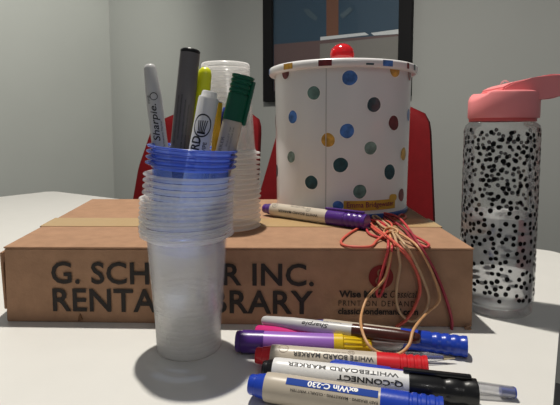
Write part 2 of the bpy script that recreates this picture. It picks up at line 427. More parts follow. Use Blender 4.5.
# ------------------------------------------------------------------ cups
cupm = film('clear_plastic', (0.985, 0.975, 0.955), 0.115, 0.22, (1, 1, 1), 0.5, 0.05, 0.05)
rimm = film('clear_rim', (0.98, 0.975, 0.965), 0.5, 0.2, (1, 1, 1), 0.45, 0.1, 0.08)
bcupm = film('blue_plastic', (0.20, 0.32, 0.86), 0.07, 0.2, (0.80, 0.87, 0.99), 0.5, 0.05, 0.05)
brimm = film('blue_rim', (0.14, 0.24, 0.85), 0.5, 0.2, (0.6, 0.7, 0.97), 0.45, 0.1)
CH = 0.105
def cup_meshes(bmat, rmat, s=1.0, zs=1.0):
    body = lathe([(.0035, 0), (.0035, .0225), (.0005, .0255), (0, .0266), (.0015, .0277), (.0335, .0290), (.0350, .0297), (.0365, .0300), (.0930, .0338), (.0985, .0345)], 48)
    rim = lathe([(.0985, .0345), (.1006, .0356), (.1013, .0390), (.1021, .0402), (.1030, .0401), (.1035, .0388), (.1032, .0362), (.1015, .0352)], 48)
    foot = lathe([(.0040, .0228), (.0006, .0258), (.0001, .0268), (.0018, .0279), (.0060, .0281)], 48)
    out = []
    for nm, b, m_ in (('cup_body', body, bmat), ('rim', rim, rmat), ('foot', foot, rmat)):
        for v in b.verts:
            v.co.x *= s; v.co.y *= s
            if v.co.z < .0984: v.co.z = .0985 + (v.co.z - .0985) * zs
        me = bpy.data.meshes.new(nm); b.to_mesh(me); b.free(); me.materials.append(m_)
        me.polygons.foreach_set('use_smooth', [True] * len(me.polygons)); out.append(me)
    return out
big = cup_meshes(cupm, rimm); mid = cup_meshes(cupm, rimm, 0.965); blu = cup_meshes(bcupm, brimm, 0.95, 0.72)
def cup(meshes, m, label, group):
    r = empty('plastic_cup', m=m); tag(r, label, 'cup', group)
    inst('cup_body', meshes[0], r); inst('rim', meshes[1], r); inst('foot', meshes[2], r)
    return r
base = on_z(189.5, 347, TZ)
ordn = ['lowest', 'second', 'third', 'fourth', 'fifth', 'sixth', 'seventh', 'eighth', 'ninth', 'tenth']
def rim_z(py): return on_y(190, py, base.y).z - .102
def px_x(px): return on_y(px, 190, base.y).x
z0, z1 = TZ + 0.0004, rim_z(198)
for k in range(9):
    tilt = Matrix.Rotation(math.radians(0.18 * k - 0.5), 4, 'Y') @ Matrix.Rotation(math.radians(random.uniform(-.5, .5)), 4, 'X')
    cup(big, Matrix.Translation((base.x - .0002 * k, base.y, z0 + (z1 - z0) * k / 8)) @ (tilt if k else Matrix.Identity(4)),
        'clear plastic cup, %s of the nested stack standing on the table' % ('lowest' if k == 0 else ordn[k] + ' from the bottom'), 'clear cups nested on the table')
z0, z1 = rim_z(192), rim_z(174.5)
for k in range(4):
    an = math.radians(2.6 + .15 * k)
    tilt = Matrix.Rotation(an, 4, 'Y') @ Matrix.Rotation(math.radians(1.2), 4, 'X')
    cup(mid, Matrix.Translation((px_x(189.6 + .4 * k) - .102 * math.sin(an), base.y, z0 + (z1 - z0) * k / 3)) @ tilt,
        'clear plastic cup, %s below the blue cups in the nested stack' % ['fourth', 'third', 'second', 'first'][k], 'clear cups nested under the blue cups')
z, z1 = rim_z(164), rim_z(148)
for k in range(4):
    an = math.radians(4.2 + .25 * k)
    tilt = Matrix.Rotation(an, 4, 'Y') @ Matrix.Rotation(math.radians(1.0), 4, 'X')
    cup(blu, Matrix.Translation((px_x(192.2 + .7 * k) - .102 * math.sin(an), base.y, z + (z1 - z) * k / 3)) @ tilt,
        'translucent blue plastic cup, %s of four blue ones on the stack' % ['lowest', 'second lowest', 'second highest', 'topmost'][k], 'blue cups on the stack')
zblue = z1
# upturned stack behind
bz = TZ + 0.083
b2 = on_z(227, 222.5, bz)
bz = topz(b2.x, b2.y) + 0.0005
n2 = 16; sp2 = (on_y(225, 63, b2.y).z - bz - CH) / 15
FLIP = Matrix.Rotation(PI, 4, 'X')
for k in range(n2):
    zz = bz + CH - .001 + k * sp2
    tilt = Matrix.Rotation(math.radians(random.uniform(-.3, .3)), 4, 'Y')
    nm = {0: 'lowest', n2 - 1: 'topmost'}.get(k)
    cup(big, Matrix.Translation((b2.x, b2.y, zz)) @ tilt @ FLIP,
        'clear plastic cup upside down, %s of the stack standing on the box' % (nm or '%s from the bottom' % (ordn + ['eleventh', 'twelfth', 'thirteenth', 'fourteenth', 'fifteenth', 'sixteenth'])[k]), 'upturned clear cups on the box')

# ------------------------------------------------------------------ spotted tin
tinm = mat('white_enamel', (0.76, 0.75, 0.75), 0.28, coat=0.3, noise=0.015, nscale=8)
tc = on_y(340.6, 200, 0.661); tcx, tcy = tc.x, tc.y
tz0 = topz(tcx, tcy - .05) + 0.0008
RT, RB = 0.0950, 0.0920
lidtop = CAM.z + 0.0885
hb = lidtop - 0.009 - tz0
tin = empty('biscuit_tin', (tcx, tcy, tz0)); tag(tin, 'white round tin with coloured spots and a red knob on its lid', 'tin')
rad = lambda z: RB + (RT - RB) * z / hb
obj('tin_body', lathe([(.004, 0), (.004, RB - .002), (.005, RB), (hb - .002, RT), (hb, RT - .001), (hb, 0)], 96), tinm, tin, True)
obj('base_band', lathe([(0, 0), (0, RB + .0005), (.001, RB + .0016), (.005, RB + .0016), (.0062, RB)], 96), mat('blue_enamel', (0.03, 0.09, 0.30), 0.3), tin, True)
bm = bmesh.new(); ths = None
def cyl_hit(px, py):
    d = ray(px, py); r = 0.0936
    ax, ay = CAM.x - tcx, CAM.y - tcy
    a = d.x ** 2 + d.y ** 2; b = 2 * (ax * d.x + ay * d.y); c = ax * ax + ay * ay - r * r
    q = b * b - 4 * a * c
    t = (-b - math.sqrt(max(q, 0))) / (2 * a); p = CAM + d * t
    return math.atan2(p.y - tcy, p.x - tcx), p.z - tz0
th, _ = cyl_hit(326, 130)
obj('seam', tube([Vector((rad(z) * math.cos(th), rad(z) * math.sin(th), z)) for z in (0.006, hb - .002)], .0007, seg=6), mat('seam_metal', (0.5, 0.5, 0.5), 0.35), tin, True)
cols = {'b': (0.055, 0.16, 0.46), 'g': (0.10, 0.19, 0.17), 'd': (0.015, 0.06, 0.075), 'y': (0.52, 0.29, 0.045), 'm': (0.17, 0.018, 0.022), 'l': (0.19, 0.28, 0.25)}
dm = {k: mat('spot_' + k, v, 0.3, noise=0.45, nscale=110, coat=0.2) for k, v in cols.items()}
whm = mat('spot_halo', (0.80, 0.80, 0.79), 0.3)
dots = [(286.5, 70, 'm', 6.5), (314, 93, 'g', 6.5), (293, 117, 'b', 6.3), (328, 140, 'y', 6.6), (291, 157, 'l', 5.8), (311, 182.5, 'd', 6.8), (275.5, 121, 'm', 6.5),
        (276.5, 171, 'd', 7), (274.6, 76, 'y', 6), (349.6, 78, 'b', 7), (373.7, 104.7, 'd', 7), (393.5, 123, 'm', 7.2), (347, 131, 'b', 6.8), (370.6, 148, 'l', 6.3),
        (340.5, 165, 'd', 7), (390, 172, 'd', 7.4), (360, 191.6, 'g', 6.6), (394, 70, 'y', 7), (408.3, 74, 'm', 6.5), (403.5, 154, 'y', 6.5), (402, 195, 'm', 6.5), (408, 115, 'b', 6),
        (338, 206, 'b', 5)]
sc = 0.60 / F
def put_spot(th, z, c, r):
    zc = max(z, r + .0065)
    zc = min(zc, hb - 0.002)
    a = disc(r * 1.14, 24, .02); wrap_round(a, rad(zc), zc, th, 0.0002)
    for v in a.verts: v.co.z = min(v.co.z, hb - .001)
    h = obj('spot', a, whm, tin, 'keep')
    a = disc(r, 24, .025); wrap_round(a, rad(zc), zc, th, 0.0004)
    for v in a.verts: v.co.z = min(v.co.z, hb - .001)
    obj('spot_colour', a, dm[c], h, 'keep')
for px, py, c, r in dots:
    th, z = cyl_hit(px, py); put_spot(th, z, c, r * sc)
for k in range(14):                                     # round the back of the tin
    put_spot(0.15 + k * 0.21, 0.03 + 0.14 * ((k * 0.618) % 1), 'bgdyml'[k % 6], 6.6 * sc)
tha, za = cyl_hit(343.5, 205); thb, _ = cyl_hit(395.5, 204)
lw_ = (thb - tha) * RB
bm = rect(lw_, .0125); wrap_round(bm, RB + .0006, .0175, (tha + thb) / 2, .0004); lab = obj('label', bm, mat('label_yellow', (0.58, 0.34, 0.04), 0.5, noise=.15, nscale=60), tin, 'keep')
bm = disc(.0085, 16, .12, .6); wrap_round(bm, RB + .0006, .0245, thb - .05, .0006); obj('label_splash', bm, MC['label_yellow'], tin, 'keep')
bm = text_bm('Emma Bridgewater', lw_ * .9, .0088, .012); wrap_round(bm, RB + .0006, .0175, (tha + thb) / 2, .0009); obj('label_lettering', bm, mat('label_ink', (0.22, 0.03, 0.07), .6), lab, 'keep')
# lid
RL = 0.1032
lid = obj('lid', lathe([(hb - .0015, 0), (hb - .0015, RT), (hb - .0015, RL - .002), (hb - .0005, RL - .0008), (hb + .001, RL), (hb + .0065, RL), (hb + .0085, RL - .0012), (hb + .0093, RL - .003), (hb + .008, RL - .006), (hb + .006, RL - .01), (hb + .007, .05), (hb + .0085, .02), (hb + .0088, 0)], 96), tinm, tin, True)
for px, wpx, c in ((269.5, 4, 'b'), (288, 9, 'y'), (325, 13, 'm'), (370, 8, 'd'), (388, 11, 'b'), (414.5, 3, 'd'), (408, 3, 'm')):
    d = ray(px, 66); ax, ay = CAM.x - tcx, CAM.y - tcy; r = RL
    a = d.x ** 2 + d.y ** 2; b = 2 * (ax * d.x + ay * d.y); q = max(b * b - 4 * a * (ax * ax + ay * ay - r * r), 0)
    p = CAM + d * ((-b - math.sqrt(q)) / (2 * a)); th = math.atan2(p.y - tcy, p.x - tcx)
    hh = .0022 if (c == 'd' and px == 370) else .0074
    bm = rect(wpx * .56 / F / max(.45, abs(math.sin(th))), hh); wrap_round(bm, RL, hb + (.0018 if hh < .003 else .0038), th, .0003); obj('lid_spot', bm, dm[c], lid, 'keep')
kz = hb + .0085
obj('knob', lathe([(kz, 0), (kz, .009), (kz + .006, .008), (kz + .009, .012), (kz + .014, .0162), (kz + .021, .0174), (kz + .028, .0158), (kz + .0335, .0105), (kz + .036, .0045), (kz + .0365, 0)], 40), mat('red_knob', (0.52, 0.008, 0.012), 0.15, coat=0.5), lid, True, 80)

# ------------------------------------------------------------------ rods: markers and pens
def rod(name, p0, p1, label, cat, face=None, group=None):
    p0, p1 = Vector(p0), Vector(p1); z = (p1 - p0).normalized()
    f = (face if face is not None else (CAM - (p0 + p1) / 2).normalized() + Vector((0, 0, 0.35)))
    x = (f - z * f.dot(z)).normalized(); y = z.cross(x)
    m = Matrix.Translation(p0)
    for i, c in enumerate((x, y, z)):
        for j in range(3): m[j][i] = c[j]
    r = empty(name, m=m); tag(r, label, cat, group); r['len'] = (p1 - p0).length
    return r, (p1 - p0).length
def T3(x, y, z): return on_z(280 + F * x / y, HORIZON + (EYE - z) * F / y, TZ + z)
beige = mat('marker_beige', (0.50, 0.44, 0.36), 0.35)
whitep = mat('marker_white', (0.72, 0.72, 0.72), 0.3)
inkd = mat('print_black', (0.02, 0.02, 0.022), 0.5)
def plast(n, c, r=0.28): return mat('plastic_' + n, c, r, coat=0.15, bump=0.05, bscale=500)
PB = plast('blue', (0.012, 0.05, 0.42)); PR = plast('red', (0.60, 0.014, 0.022)); PK = plast('black', (0.008, 0.008, 0.009)); PP = plast('purple', (0.07, 0.02, 0.20)); PG = plast('green', (0.0, 0.085, 0.045))
def ridged(z0, z1, r, n, depth, span):
    """cap profile with n finger grooves over the last span before z1"""
    pr = [(z0, r * .6), (z0, r), (z1 - span, r)]
    st = span / n
    for i in range(n):
        a = z1 - span + i * st
        pr += [(a + st * .12, r - depth), (a + st * .34, r - depth), (a + st * .5, r), (a + st * .95, r)]
    pr += [(z1 - .0008, r * .97), (z1, r * .88), (z1, 0)]
    return pr
def wb_marker(name, p0, p1, r, col, label, body=beige, cap0=.70, ridges=4, texts=(), plug=.085, face=None, clip=True, cat='marker', capclip_th=-1.1):
    R, L = rod(name, p0, p1, label, cat, face)
    zp = plug * L; zc = cap0 * L
    obj('end_plug', lathe([(0, 0), (0, r * .62), (.0012, r * .69), (zp * .45, r * .70), (zp * .5, r * .76), (zp * .95, r * .84), (zp * 1.15, r * .93), (zp * 1.15, 0)], 36), col, R, True, 35)
    b = obj('barrel', lathe([(zp * 1.1, 0), (zp * 1.1, r * .955), (zp * 1.3, r * .985), (zp * 1.7, r), (zc + .004, r), (zc + .004, 0)], 40), body, R, True, 35)
    c = obj('cap', lathe(ridged(zc, L, r * 1.03, ridges, r * .07, (L - zc) * .55), 40), col, R, True, 35)
    if clip:
        bm = bmesh.new(); box(bm, r * 1.0, r * 1.32, -.0022, .0022, zc - .004, L - .004, .0009); cl = obj('pocket_clip', bm, col, c, True)
        cl.rotation_euler = (0, 0, capclip_th)
    for t in texts:
        kind = t[0]
        if kind == 't':
            _, s, wd, h, zc_, th, kk, m_, bold = t
            wrap_b = text_bm(s, wd, h, bold); wrap_along(wrap_b, r, zc_, -th, kk, .0003); obj('lettering', wrap_b, m_, b, 'keep')
        elif kind == 'r':
            _, wd, h, zc_, th, m_ = t
            bb = rect(wd, h); wrap_along(bb, r, zc_, -th, 1, .00018); obj('printed_panel', bb, m_, b, 'keep')
        elif kind == 'o':
            _, rr, wd, zc_, th, m_ = t
            bb = ring2d(rr, wd); slice_y(bb, r * .3); wrap_along(bb, r, zc_, -th, 1); obj('emblem', bb, m_, b, 'keep')
    return R
pband = mat('print_blue_band', (0.015, 0.055, 0.30), .6, spec=0.1)
pwh = mat('print_white', (0.8, 0.8, 0.8), .5); pgr = mat('print_grey', (0.16, 0.15, 0.14), .5)
pgold = mat('print_brown', (0.22, 0.16, 0.11), .5)
def mm(v): return v / 1000
# blue-capped in front
wb_marker('whiteboard_marker', T3(-.0214, .328, .0103), T3(.1040, .293, .0103), .0100, PB,
          'blue-capped beige marker with blue printed band, nearest the camera', texts=(
    ('r', mm(62), mm(5.2), mm(59), 0.35, pband), ('t', 'exWin C-230', mm(34), mm(4.2), mm(60), 0.35, -1, pwh, .03),
    ('t', 'EASY ERASING - MARKETING - CLEARLY WRITTEN', mm(58), mm(1.7), mm(61), -.22, -1, inkd, .012)), cap0=.70, clip=False)
wb_marker('whiteboard_marker', T3(-.0129, .350, .0097), T3(.1360, .317, .0097), .0094, PK,
          'white-barrelled marker with black cap, between the blue and red ones', body=whitep, cap0=.70, ridges=2, plug=.05, texts=(
    ('t', 'WHITEBOARD MARKER', mm(80), mm(3.0), mm(60), .40, -1, inkd, .012), ('t', 'Q-CONNECT', mm(46), mm(4.4), mm(80), -.2, -1, inkd, .03)), capclip_th=-.9)
wb_marker('whiteboard_marker', T3(-.0193, .3715, .0097), T3(.1120, .350, .0097), .0094, PR,
          'red-capped beige marker with black lettering on the table', texts=(
    ('t', 'WHITE BOARD MARKER', mm(62), mm(3.6), mm(62), .12, -1, inkd, .014), ('o', mm(4), mm(.4), mm(23), .55, pgold), ('t', 'NON TOXIC', mm(7), mm(1.2), mm(23), .55, -1, pgold, .0),
    ('t', 'LOW ODOUR ERASABLE INK', mm(26), mm(1.2), mm(60), .55, -1, pgold, 0), ('o', mm(2.6), mm(.4), mm(76), .62, pgold), ('t', 'C2', mm(3), mm(2), mm(76), .62, -1, pgold, 0)), cap0=.715, clip=False)
# purple and yellow felt pen
R, L = rod('felt_pen', T3(-.0378, .3965, .0097), T3(.0770, .3875, .0097), 'lavender felt pen with dark purple end and yellow ribbed tip', 'felt pen')
r = .0095; k = lambda f: f * L
obj('end_cap', lathe([(0, 0), (0, r * .82), (.001, r * .92), (.004, r * .95), (.0042, r * .90), (.0052, r * .90), (.0054, r), (k(.21), r * 1.02), (k(.21), 0)], 40), PP, R, True)
obj('barrel', lathe([(k(.20), 0), (k(.20), r * .97), (k(.73), r * .94), (k(.73), 0)], 40), mat('lavender', (0.30, 0.13, 0.50), .3), R, True)
bm = lathe([(k(.725), 0), (k(.725), r * .96), (k(.79), r * .96), (k(.80), r * .8), (k(.99), r * .66), (L, r * .55), (L, 0)], 40); ym = plast('yellow', (0.68, 0.46, 0.01))
tip = obj('tip_cap', bm, ym, R, True)
for i in range(14):
    a = 2 * PI * i / 14; bm = tube([Vector((r * .78 * math.cos(a), r * .78 * math.sin(a), k(.79))), Vector((r * .67 * math.cos(a), r * .67 * math.sin(a), k(.985)))], .0009, seg=6); obj('rib', bm, ym, tip, True)
# pink one behind it
R, L = rod('highlighter', T3(-.022, .4165, .0077), T3(.1075, .3975, .0077), 'pink highlighter with a pale grey rounded end behind the lavender pen', 'highlighter'); r = .0074
obj('barrel', lathe([(0, 0), (0, r * .8), (.002, r), (L * .7, r), (L * .7, 0)], 32), plast('pink', (0.62, 0.03, 0.20)), R, True)
obj('cap', lathe([(L * .69, 0), (L * .69, r * 1.02), (L - .012, r * .98), (L - .005, r * .85), (L - .0015, r * .55), (L, 0)], 32), plast('pale_grey', (0.52, 0.51, 0.50)), R, True)
# blue-capped one lying against the box
wb_marker('whiteboard_marker', T3(.0278, .4290, .0088), T3(.1580, .388, .0088), .0085, PB, 'marker with blue cap lying behind the brown one, against the box', cap0=.60, clip=False)
# permanent marker with brown cap
def sharpie(p0, p1, r, body, capm, label, capf, flip=False, face=None, txt=True, textz=.42):
    R, L = rod('permanent_marker', p0, p1, label, 'marker', face)
    zc = L * capf
    bb = obj('barrel', lathe([(0, 0), (.0004, r * .45), (.0015, r * .66), (.004, r * .78), (.03, r), (zc, r), (zc, 0)], 36), body, R, True, 50)
    obj('cap', lathe([(zc - .0005, 0), (zc - .0005, r * .9), (zc, r * 1.08), (L - .02, r * 1.02), (L - .004, r * .82), (L - .0012, r * .66), (L, r * .4), (L, 0)], 36), capm, R, True, 50)
    return R, L, bb
greyb = mat('grey_barrel', (0.52, 0.52, 0.52), .32)
R, L, bb = sharpie(T3(-.0168, .424, .0165), T3(.1150, .3760, .0210), .0056, greyb, plast('brown', (0.055, 0.012, 0.008)), 'grey-barrelled permanent marker with a dark brown cap, lying by the box', .60)
b = text_bm('Sharpie', mm(24), mm(5), .012, .25); wrap_along(b, .0056, .052, -.1, -1); obj('lettering', b, inkd, bb, 'keep')
b = text_bm('Permanent Marker', mm(18), mm(1.6), .0, .2); wrap_along(b, .0056, .066, -.85, -1); obj('lettering', b, inkd, bb, 'keep')
# clear ballpoints
clearm = film('clear_barrel', (0.8, 0.82, 0.85), 0.13, .08, (0.97, 0.97, 0.98), .3, .25)
inkb = mat('blue_refill', (0.02, 0.04, 0.25), .4)
def ballpoint(p0, p1, label, cap=True):
    """p0: tip or capped end; p1: plug end"""
    R, L = rod('ballpoint_pen', p0, p1, label, 'pen'); r = .0042
    if cap:
        c = obj('pen_cap', lathe([(0, 0), (0, r * .8), (.002, r * 1.12), (.055, r * 1.16), (.055, 0)], 20), PB, R, True)
        bm = bmesh.new(); box(bm, r * 1.0, r * 1.7, -.0018, .0018, .003, .045, .0006); obj('pocket_clip', bm, PB, c, True).rotation_euler = (0, 0, -2.2)
    else:
        obj('tip', lathe([(0, 0), (.0004, .0006), (.004, .0011), (.010, .0022), (.010, 0)], 16), mat('brass', (0.6, 0.5, 0.35), .3, metal=1), R, True)
        obj('nose_cone', lathe([(.008, .0018), (.018, .0034), (.024, r)], 20), clearm, R, True)
    obj('barrel', lathe([(.024, r), (L - .001, r), (L - .001, r * .8), (.024, r * .8)], 6 if not cap else 20), clearm, R, True, 30)
    obj('refill', lathe([(.01, 0), (.01, .0014), (L * .8, .0014), (L * .8, 0)], 10), inkb, R, True)
    obj('end_plug', lathe([(L - .010, 0), (L - .010, r * .78), (L - .001, r * .78), (L - .001, r), (L, r * .9), (L, 0)], 20), PB, R, True)
    return R
ballpoint(T3(.0375, .3455, .0140), T3(.1672, .327, .0046), 'clear ballpoint pen with blue end plug, sticking out behind the black cap')
ballpoint(T3(.1440, .3775, .0046), T3(.0020, .3835, .0046), 'clear ballpoint pen with its point showing past the red cap', cap=False)
# purple-capped marker on the box
za = 0.0092
pa = on_z(264.5, 206.8, TZ + .0905); pb = on_z(367.5, 220.5, TZ + .090)
pa.z = topz(pa.x, pa.y) + za; pb.z = topz(pb.x, pb.y) + za
wb_marker('whiteboard_marker', pa, pb, .0088, PP, 'beige marker with purple cap lying on the box in front of the tin', cap0=.66, texts=(
    ('t', 'WHITE BOARD MARKER', mm(60), mm(3.4), mm(60), -.42, -1, inkd, .014), ('o', mm(4), mm(.4), mm(22), .4, inkd), ('t', 'AP', mm(3.5), mm(3), mm(22), .4, -1, inkd, 0),
    ('t', 'NON TOXIC INK', mm(22), mm(1.3), mm(58), .5, -1, inkd, 0), ('t', 'BULLET TIP', mm(20), mm(1.3), mm(56), .75, -1, inkd, 0), ('o', mm(3), mm(.4), mm(74), .35, inkd), ('t', 'C2', mm(3.2), mm(2), mm(74), .35, -1, inkd, 0)), capclip_th=-1.0)

# ------------------------------------------------------------------ pens in the blue cup
ZB = zblue + .0985 * .28 + .0045                                     # inside floor of the top blue cup
cx, cy = base.x - .003, base.y
def in_cup(topx, topy, dt, rx, ry, drim):
    """top point and rim crossing, carried on down to the cup floor"""
    t = on_y(topx, topy, dt); q = on_y(rx, ry, drim)
    d = q - t; s = (ZB - t.z) / d.z; b = t + d * s
    return b, t
camf = Vector((0, -1, 0.05))
# grey permanent marker, cap down
b, t = in_cup(149.5, 64, .405, 160, 145, .402)
R, L, bb = sharpie(t, b, .0068, greyb, PK, 'slim pale grey permanent marker standing leftmost in the blue cup', .78, face=camf)
x = text_bm('Sharpie.', mm(32), mm(7.8), .012, .25); wrap_along(x, .0068, .0515, -.1, -1); obj('lettering', x, inkd, bb, 'keep')
x = text_bm('Permanent Marker', mm(24), mm(1.8), .0, .1); wrap_along(x, .0068, .062, -.75, -1); obj('lettering', x, inkd, bb, 'keep')
x = ring2d(mm(3.4), mm(.7)); wrap_along(x, .0066, .029, -.25, -1, .0002); obj('emblem', x, inkd, bb, 'keep')
x = text_bm('FINE', mm(7), mm(2.2), .0); wrap_along(x, .0067, .031, .45, -1, .0002); obj('lettering', x, inkd, bb, 'keep')
# thick dark grey marker
b, t = in_cup(190.5, 50, .425, 180.5, 146, .418)
R, L = rod('marker_pen', t, b, 'thick dark grey marker with a black end, tallest in the blue cup', 'marker', camf); r = .0090
obj('end_plug', lathe([(0, 0), (0, r * .9), (.001, r), (.0022, r * 1.01), (.0028, r * .97), (.004, r * .96), (.004, 0)], 36), PK, R, True)
bb = obj('barrel', lathe([(.0035, 0), (.0035, r), (L, r), (L, 0)], 40), mat('dark_grey_barrel', (0.135, 0.127, 0.132), .38), R, True)
for i, (s, th_, zc_) in enumerate((('KEEP CAPPED TIGHTLY WHEN NOT IN USE', .5, .065), ('FOR WHITEBOARDS AND SMOOTH SURFACES', .15, .062), ('ASTM D-4236 CERTIFIED LOW ODOUR INK', -.25, .068), ('MADE FOR OFFICE AND SCHOOL', -.6, .070))):
    x = text_bm(s, mm(44 - 4 * (i % 2)), mm(1.25), .01); wrap_along(x, r, zc_, th_, -1); obj('lettering', x, mat('print_dark', (0.02, 0.018, 0.02), .5), bb, 'keep')
# yellow highlighter (flat body, rounded end)
b, t = in_cup(205.5, 67, .432, 197, 146, .424)
R, L = rod('highlighter', t, b, 'fluorescent yellow highlighter standing behind the white marker', 'highlighter', camf)
bm = lathe([(0, 0), (.0006, .003), (.003, .0055), (.007, .0064), (.02, .0068), (L, .0075), (L, 0)], 32)
for v in bm.verts: v.co.x *= .7
obj('barrel', bm, plast('fluorescent_yellow', (0.78, 0.82, 0.02)), R, True, 60)
# white marker with emblem
b, t = in_cup(210, 91.5, .398, 199.5, 147, .396)
R, L = rod('marker_pen', t, b, 'white marker with black oval emblem and letters, in the blue cup', 'marker', camf); r = .0087
obj('end_plug', lathe([(0, 0), (0, r * .68), (.001, r * .76), (.0042, r * .78), (.0055, r * .9), (.0055, 0)], 36), whitep, R, True)
bb = obj('barrel', lathe([(.005, 0), (.005, r * .92), (.0065, r), (L, r), (L, 0)], 40), whitep, R, True)
x = ring2d(mm(10), mm(1.3)); 
for v in x.verts: v.co.y *= .8
wrap_along(x, r, .030, -.05, -1); obj('emblem', x, inkd, bb, 'keep')
x = bmesh.new()
for i in range(5):
    q = rect(mm(7 - .3 * i), mm(.55)); 
    for v in q.verts: v.co = Vector((v.co.x, v.co.y + mm(-2 + i * 1.0) * (1 + v.co.x / mm(14)), 0))
    join(x, q)
q = bmesh.new(); q.faces.new([q.verts.new(p) for p in ((mm(-4.4), mm(-2.2), 0), (mm(-3.2), mm(-2.4), 0), (mm(-3.2), mm(2.4), 0), (mm(-4.4), mm(2.2), 0))]); join(x, q)
[setattr(v, 'co', v.co * 1.5) for v in x.verts]; wrap_along(x, r, .0305, -.05, -1, .0002); obj('emblem', x, inkd, bb, 'keep')
x = text_bm('BOARD', mm(30), mm(8.5), .03); wrap_along(x, r, .0545, .30, -1); obj('lettering', x, inkd, bb, 'keep')
x = text_bm('DRY WIPE', mm(20), mm(3.6), .02); wrap_along(x, r, .0535, -.62, -1); obj('lettering', x, inkd, bb, 'keep')
# green-capped marker
b, t = in_cup(243.5, 76, .404, 226.5, 148, .402)
R, L = rod('whiteboard_marker', t, b, 'beige marker with dark green ridged cap, rightmost in the blue cup', 'marker', camf); r = .0088
cp = ridged(0, .040, .0092, 4, .0007, .017)
c = obj('cap', lathe([(.040 - z, rr * (1.0 + .09 * max(0, (z - .02) / .02))) for z, rr in cp[::-1]], 40), PG, R, True, 35)
bm = bmesh.new(); box(bm, .0088, .0118, -.002, .002, .003, .042, .0008); cl = obj('pocket_clip', bm, PG, c, True); cl.rotation_euler = (0, 0, -1.45 if True else 0)
bb = obj('barrel', lathe([(.038, 0), (.038, r), (L - .02, r), (L - .012, r * .8), (L, r * .7), (L, 0)], 40), beige, R, True, 35)
for s, wd, h, zc_, th_ in (('LOW ODOUR INK', 22, 1.4, .056, -.35), ('BULLET TIP', 17, 1.4, .054, -.05), ('WHITE BOARD MARKER', 60, 3.2, .085, .5)):
    x = text_bm(s, mm(wd), mm(h), .0); wrap_along(x, r, zc_, th_, -1); obj('lettering', x, pgr, bb, 'keep')
x = ring2d(mm(3.4), mm(.45)); wrap_along(x, r, .070, -.25, -1); obj('emblem', x, pgr, bb, 'keep')
x = text_bm('C2', mm(3.6), mm(2.6), .0); wrap_along(x, r, .070, -.25, -1); obj('lettering', x, pgr, bb, 'keep')
# two thin pencils / pens peeping between
b, t = in_cup(219, 102, .416, 215.5, 146, .412)
R, L = rod('pencil', t, b, 'golden yellow pencil peeping out between white and green markers', 'pencil', camf)
obj('shaft', lathe([(.001, 0), (.001, .0036), (L - .015, .0036), (L - .015, 0)], 6), mat('gold_paint', (0.62, 0.36, 0.02), .35), R)
obj('point', lathe([(L - .015, .0034), (L - .002, .0006), (L, 0)], 12), mat('pencil_wood', (0.6, 0.42, 0.25), .7), R, True)
obj('end', lathe([(0, 0), (0, .003), (.0012, .0036), (.0012, 0)], 6), mat('pencil_lead', (0.05, 0.05, 0.05), .5), R)
b, t = in_cup(226.5, 108, .420, 221, 146, .415)
R, L = rod('ballpoint_pen', t, b, 'blue pen peeping out beside the green-capped marker', 'pen', camf)
obj('barrel', lathe([(.004, 0), (.004, .0036), (L - .012, .0036), (L - .002, .0012), (L, 0)], 20), PB, R, True)
obj('end_plug', lathe([(0, 0), (0, .0026), (.001, .0033), (.0042, .0034), (.0042, 0)], 20), PB, R, True)

# ------------------------------------------------------------------ water bottle
bc = on_z(494.8, 307, TZ)
bot = empty('water_bottle', bc.to_tuple()); tag(bot, 'clear drinking bottle with black spots and a pink spout lid', 'bottle')
RBt = on_y(535.5, 180, bc.y).x - bc.x - .0012; hs = on_y(500, 122.5, bc.y).z - bc.z
botm = film('bottle_plastic', (0.9, 0.9, 0.9), 0.07, .05, (0.965, 0.97, 0.975), .4, .12)
obj('bottle_body', lathe([(.005, 0), (.004, .020), (.001, RBt * .8), (.0005, RBt * .9), (.003, RBt * .965), (.006, RBt * .977), (.012, RBt * .97), (.0145, RBt), (hs - .008, RBt), (hs - .003, RBt - .0012), (hs + .001, RBt - .006), (hs + .003, RBt * .84), (hs + .010, RBt * .83)], 72), botm, bot, True, 60)
wl_ = on_y(500, 214, bc.y).z - bc.z
watm = mat('water', (0.97, 0.985, 1.0), 0.0, trans=0.72, ior=1.33)  # partly opaque white, standing in for light scattered through the water
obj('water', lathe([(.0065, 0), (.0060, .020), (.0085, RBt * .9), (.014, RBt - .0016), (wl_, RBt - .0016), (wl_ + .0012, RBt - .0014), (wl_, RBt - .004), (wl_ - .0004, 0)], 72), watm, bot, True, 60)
spm = mat('spot_black', (0.002, 0.002, 0.0025), .5, spec=0.15)
bm = bmesh.new(); placed = []
circ = 2 * PI * RBt; tries = 0
while len(placed) < 640 and tries < 40000:
    tries += 1
    u, z = random.uniform(0, circ), random.uniform(.0185, hs - .0075); r_ = random.uniform(.0020, .0026)
    ok = True
    for (a, b_, c_) in placed:
        du = abs(u - a); du = min(du, circ - du)
        if du * du + (z - b_) ** 2 < (r_ + c_) ** 2 * 1.02: ok = False; break
    if ok: placed.append((u, z, r_))
for u, z, r_ in placed:
    d_ = disc(r_, 10, .05)
    for v in d_.verts:
        a = (u + v.co.x) / RBt; v.co = Vector(((RBt + .00025) * math.cos(a), (RBt + .00025) * math.sin(a), z + v.co.y))
    join(bm, d_)
tag(obj('black_spots', bm, spm, bot, 'keep'), kind='stuff')
pinkm = mat('pink_lid', (0.95, 0.30, 0.31), .35, coat=0.1)
lidz = hs + .0065
W = on_y
def bp(px, py): p = on_y(px, py, bc.y); return (p.x - bc.x, p.z - bc.z)
capb = bp(503, 118.5)[1]
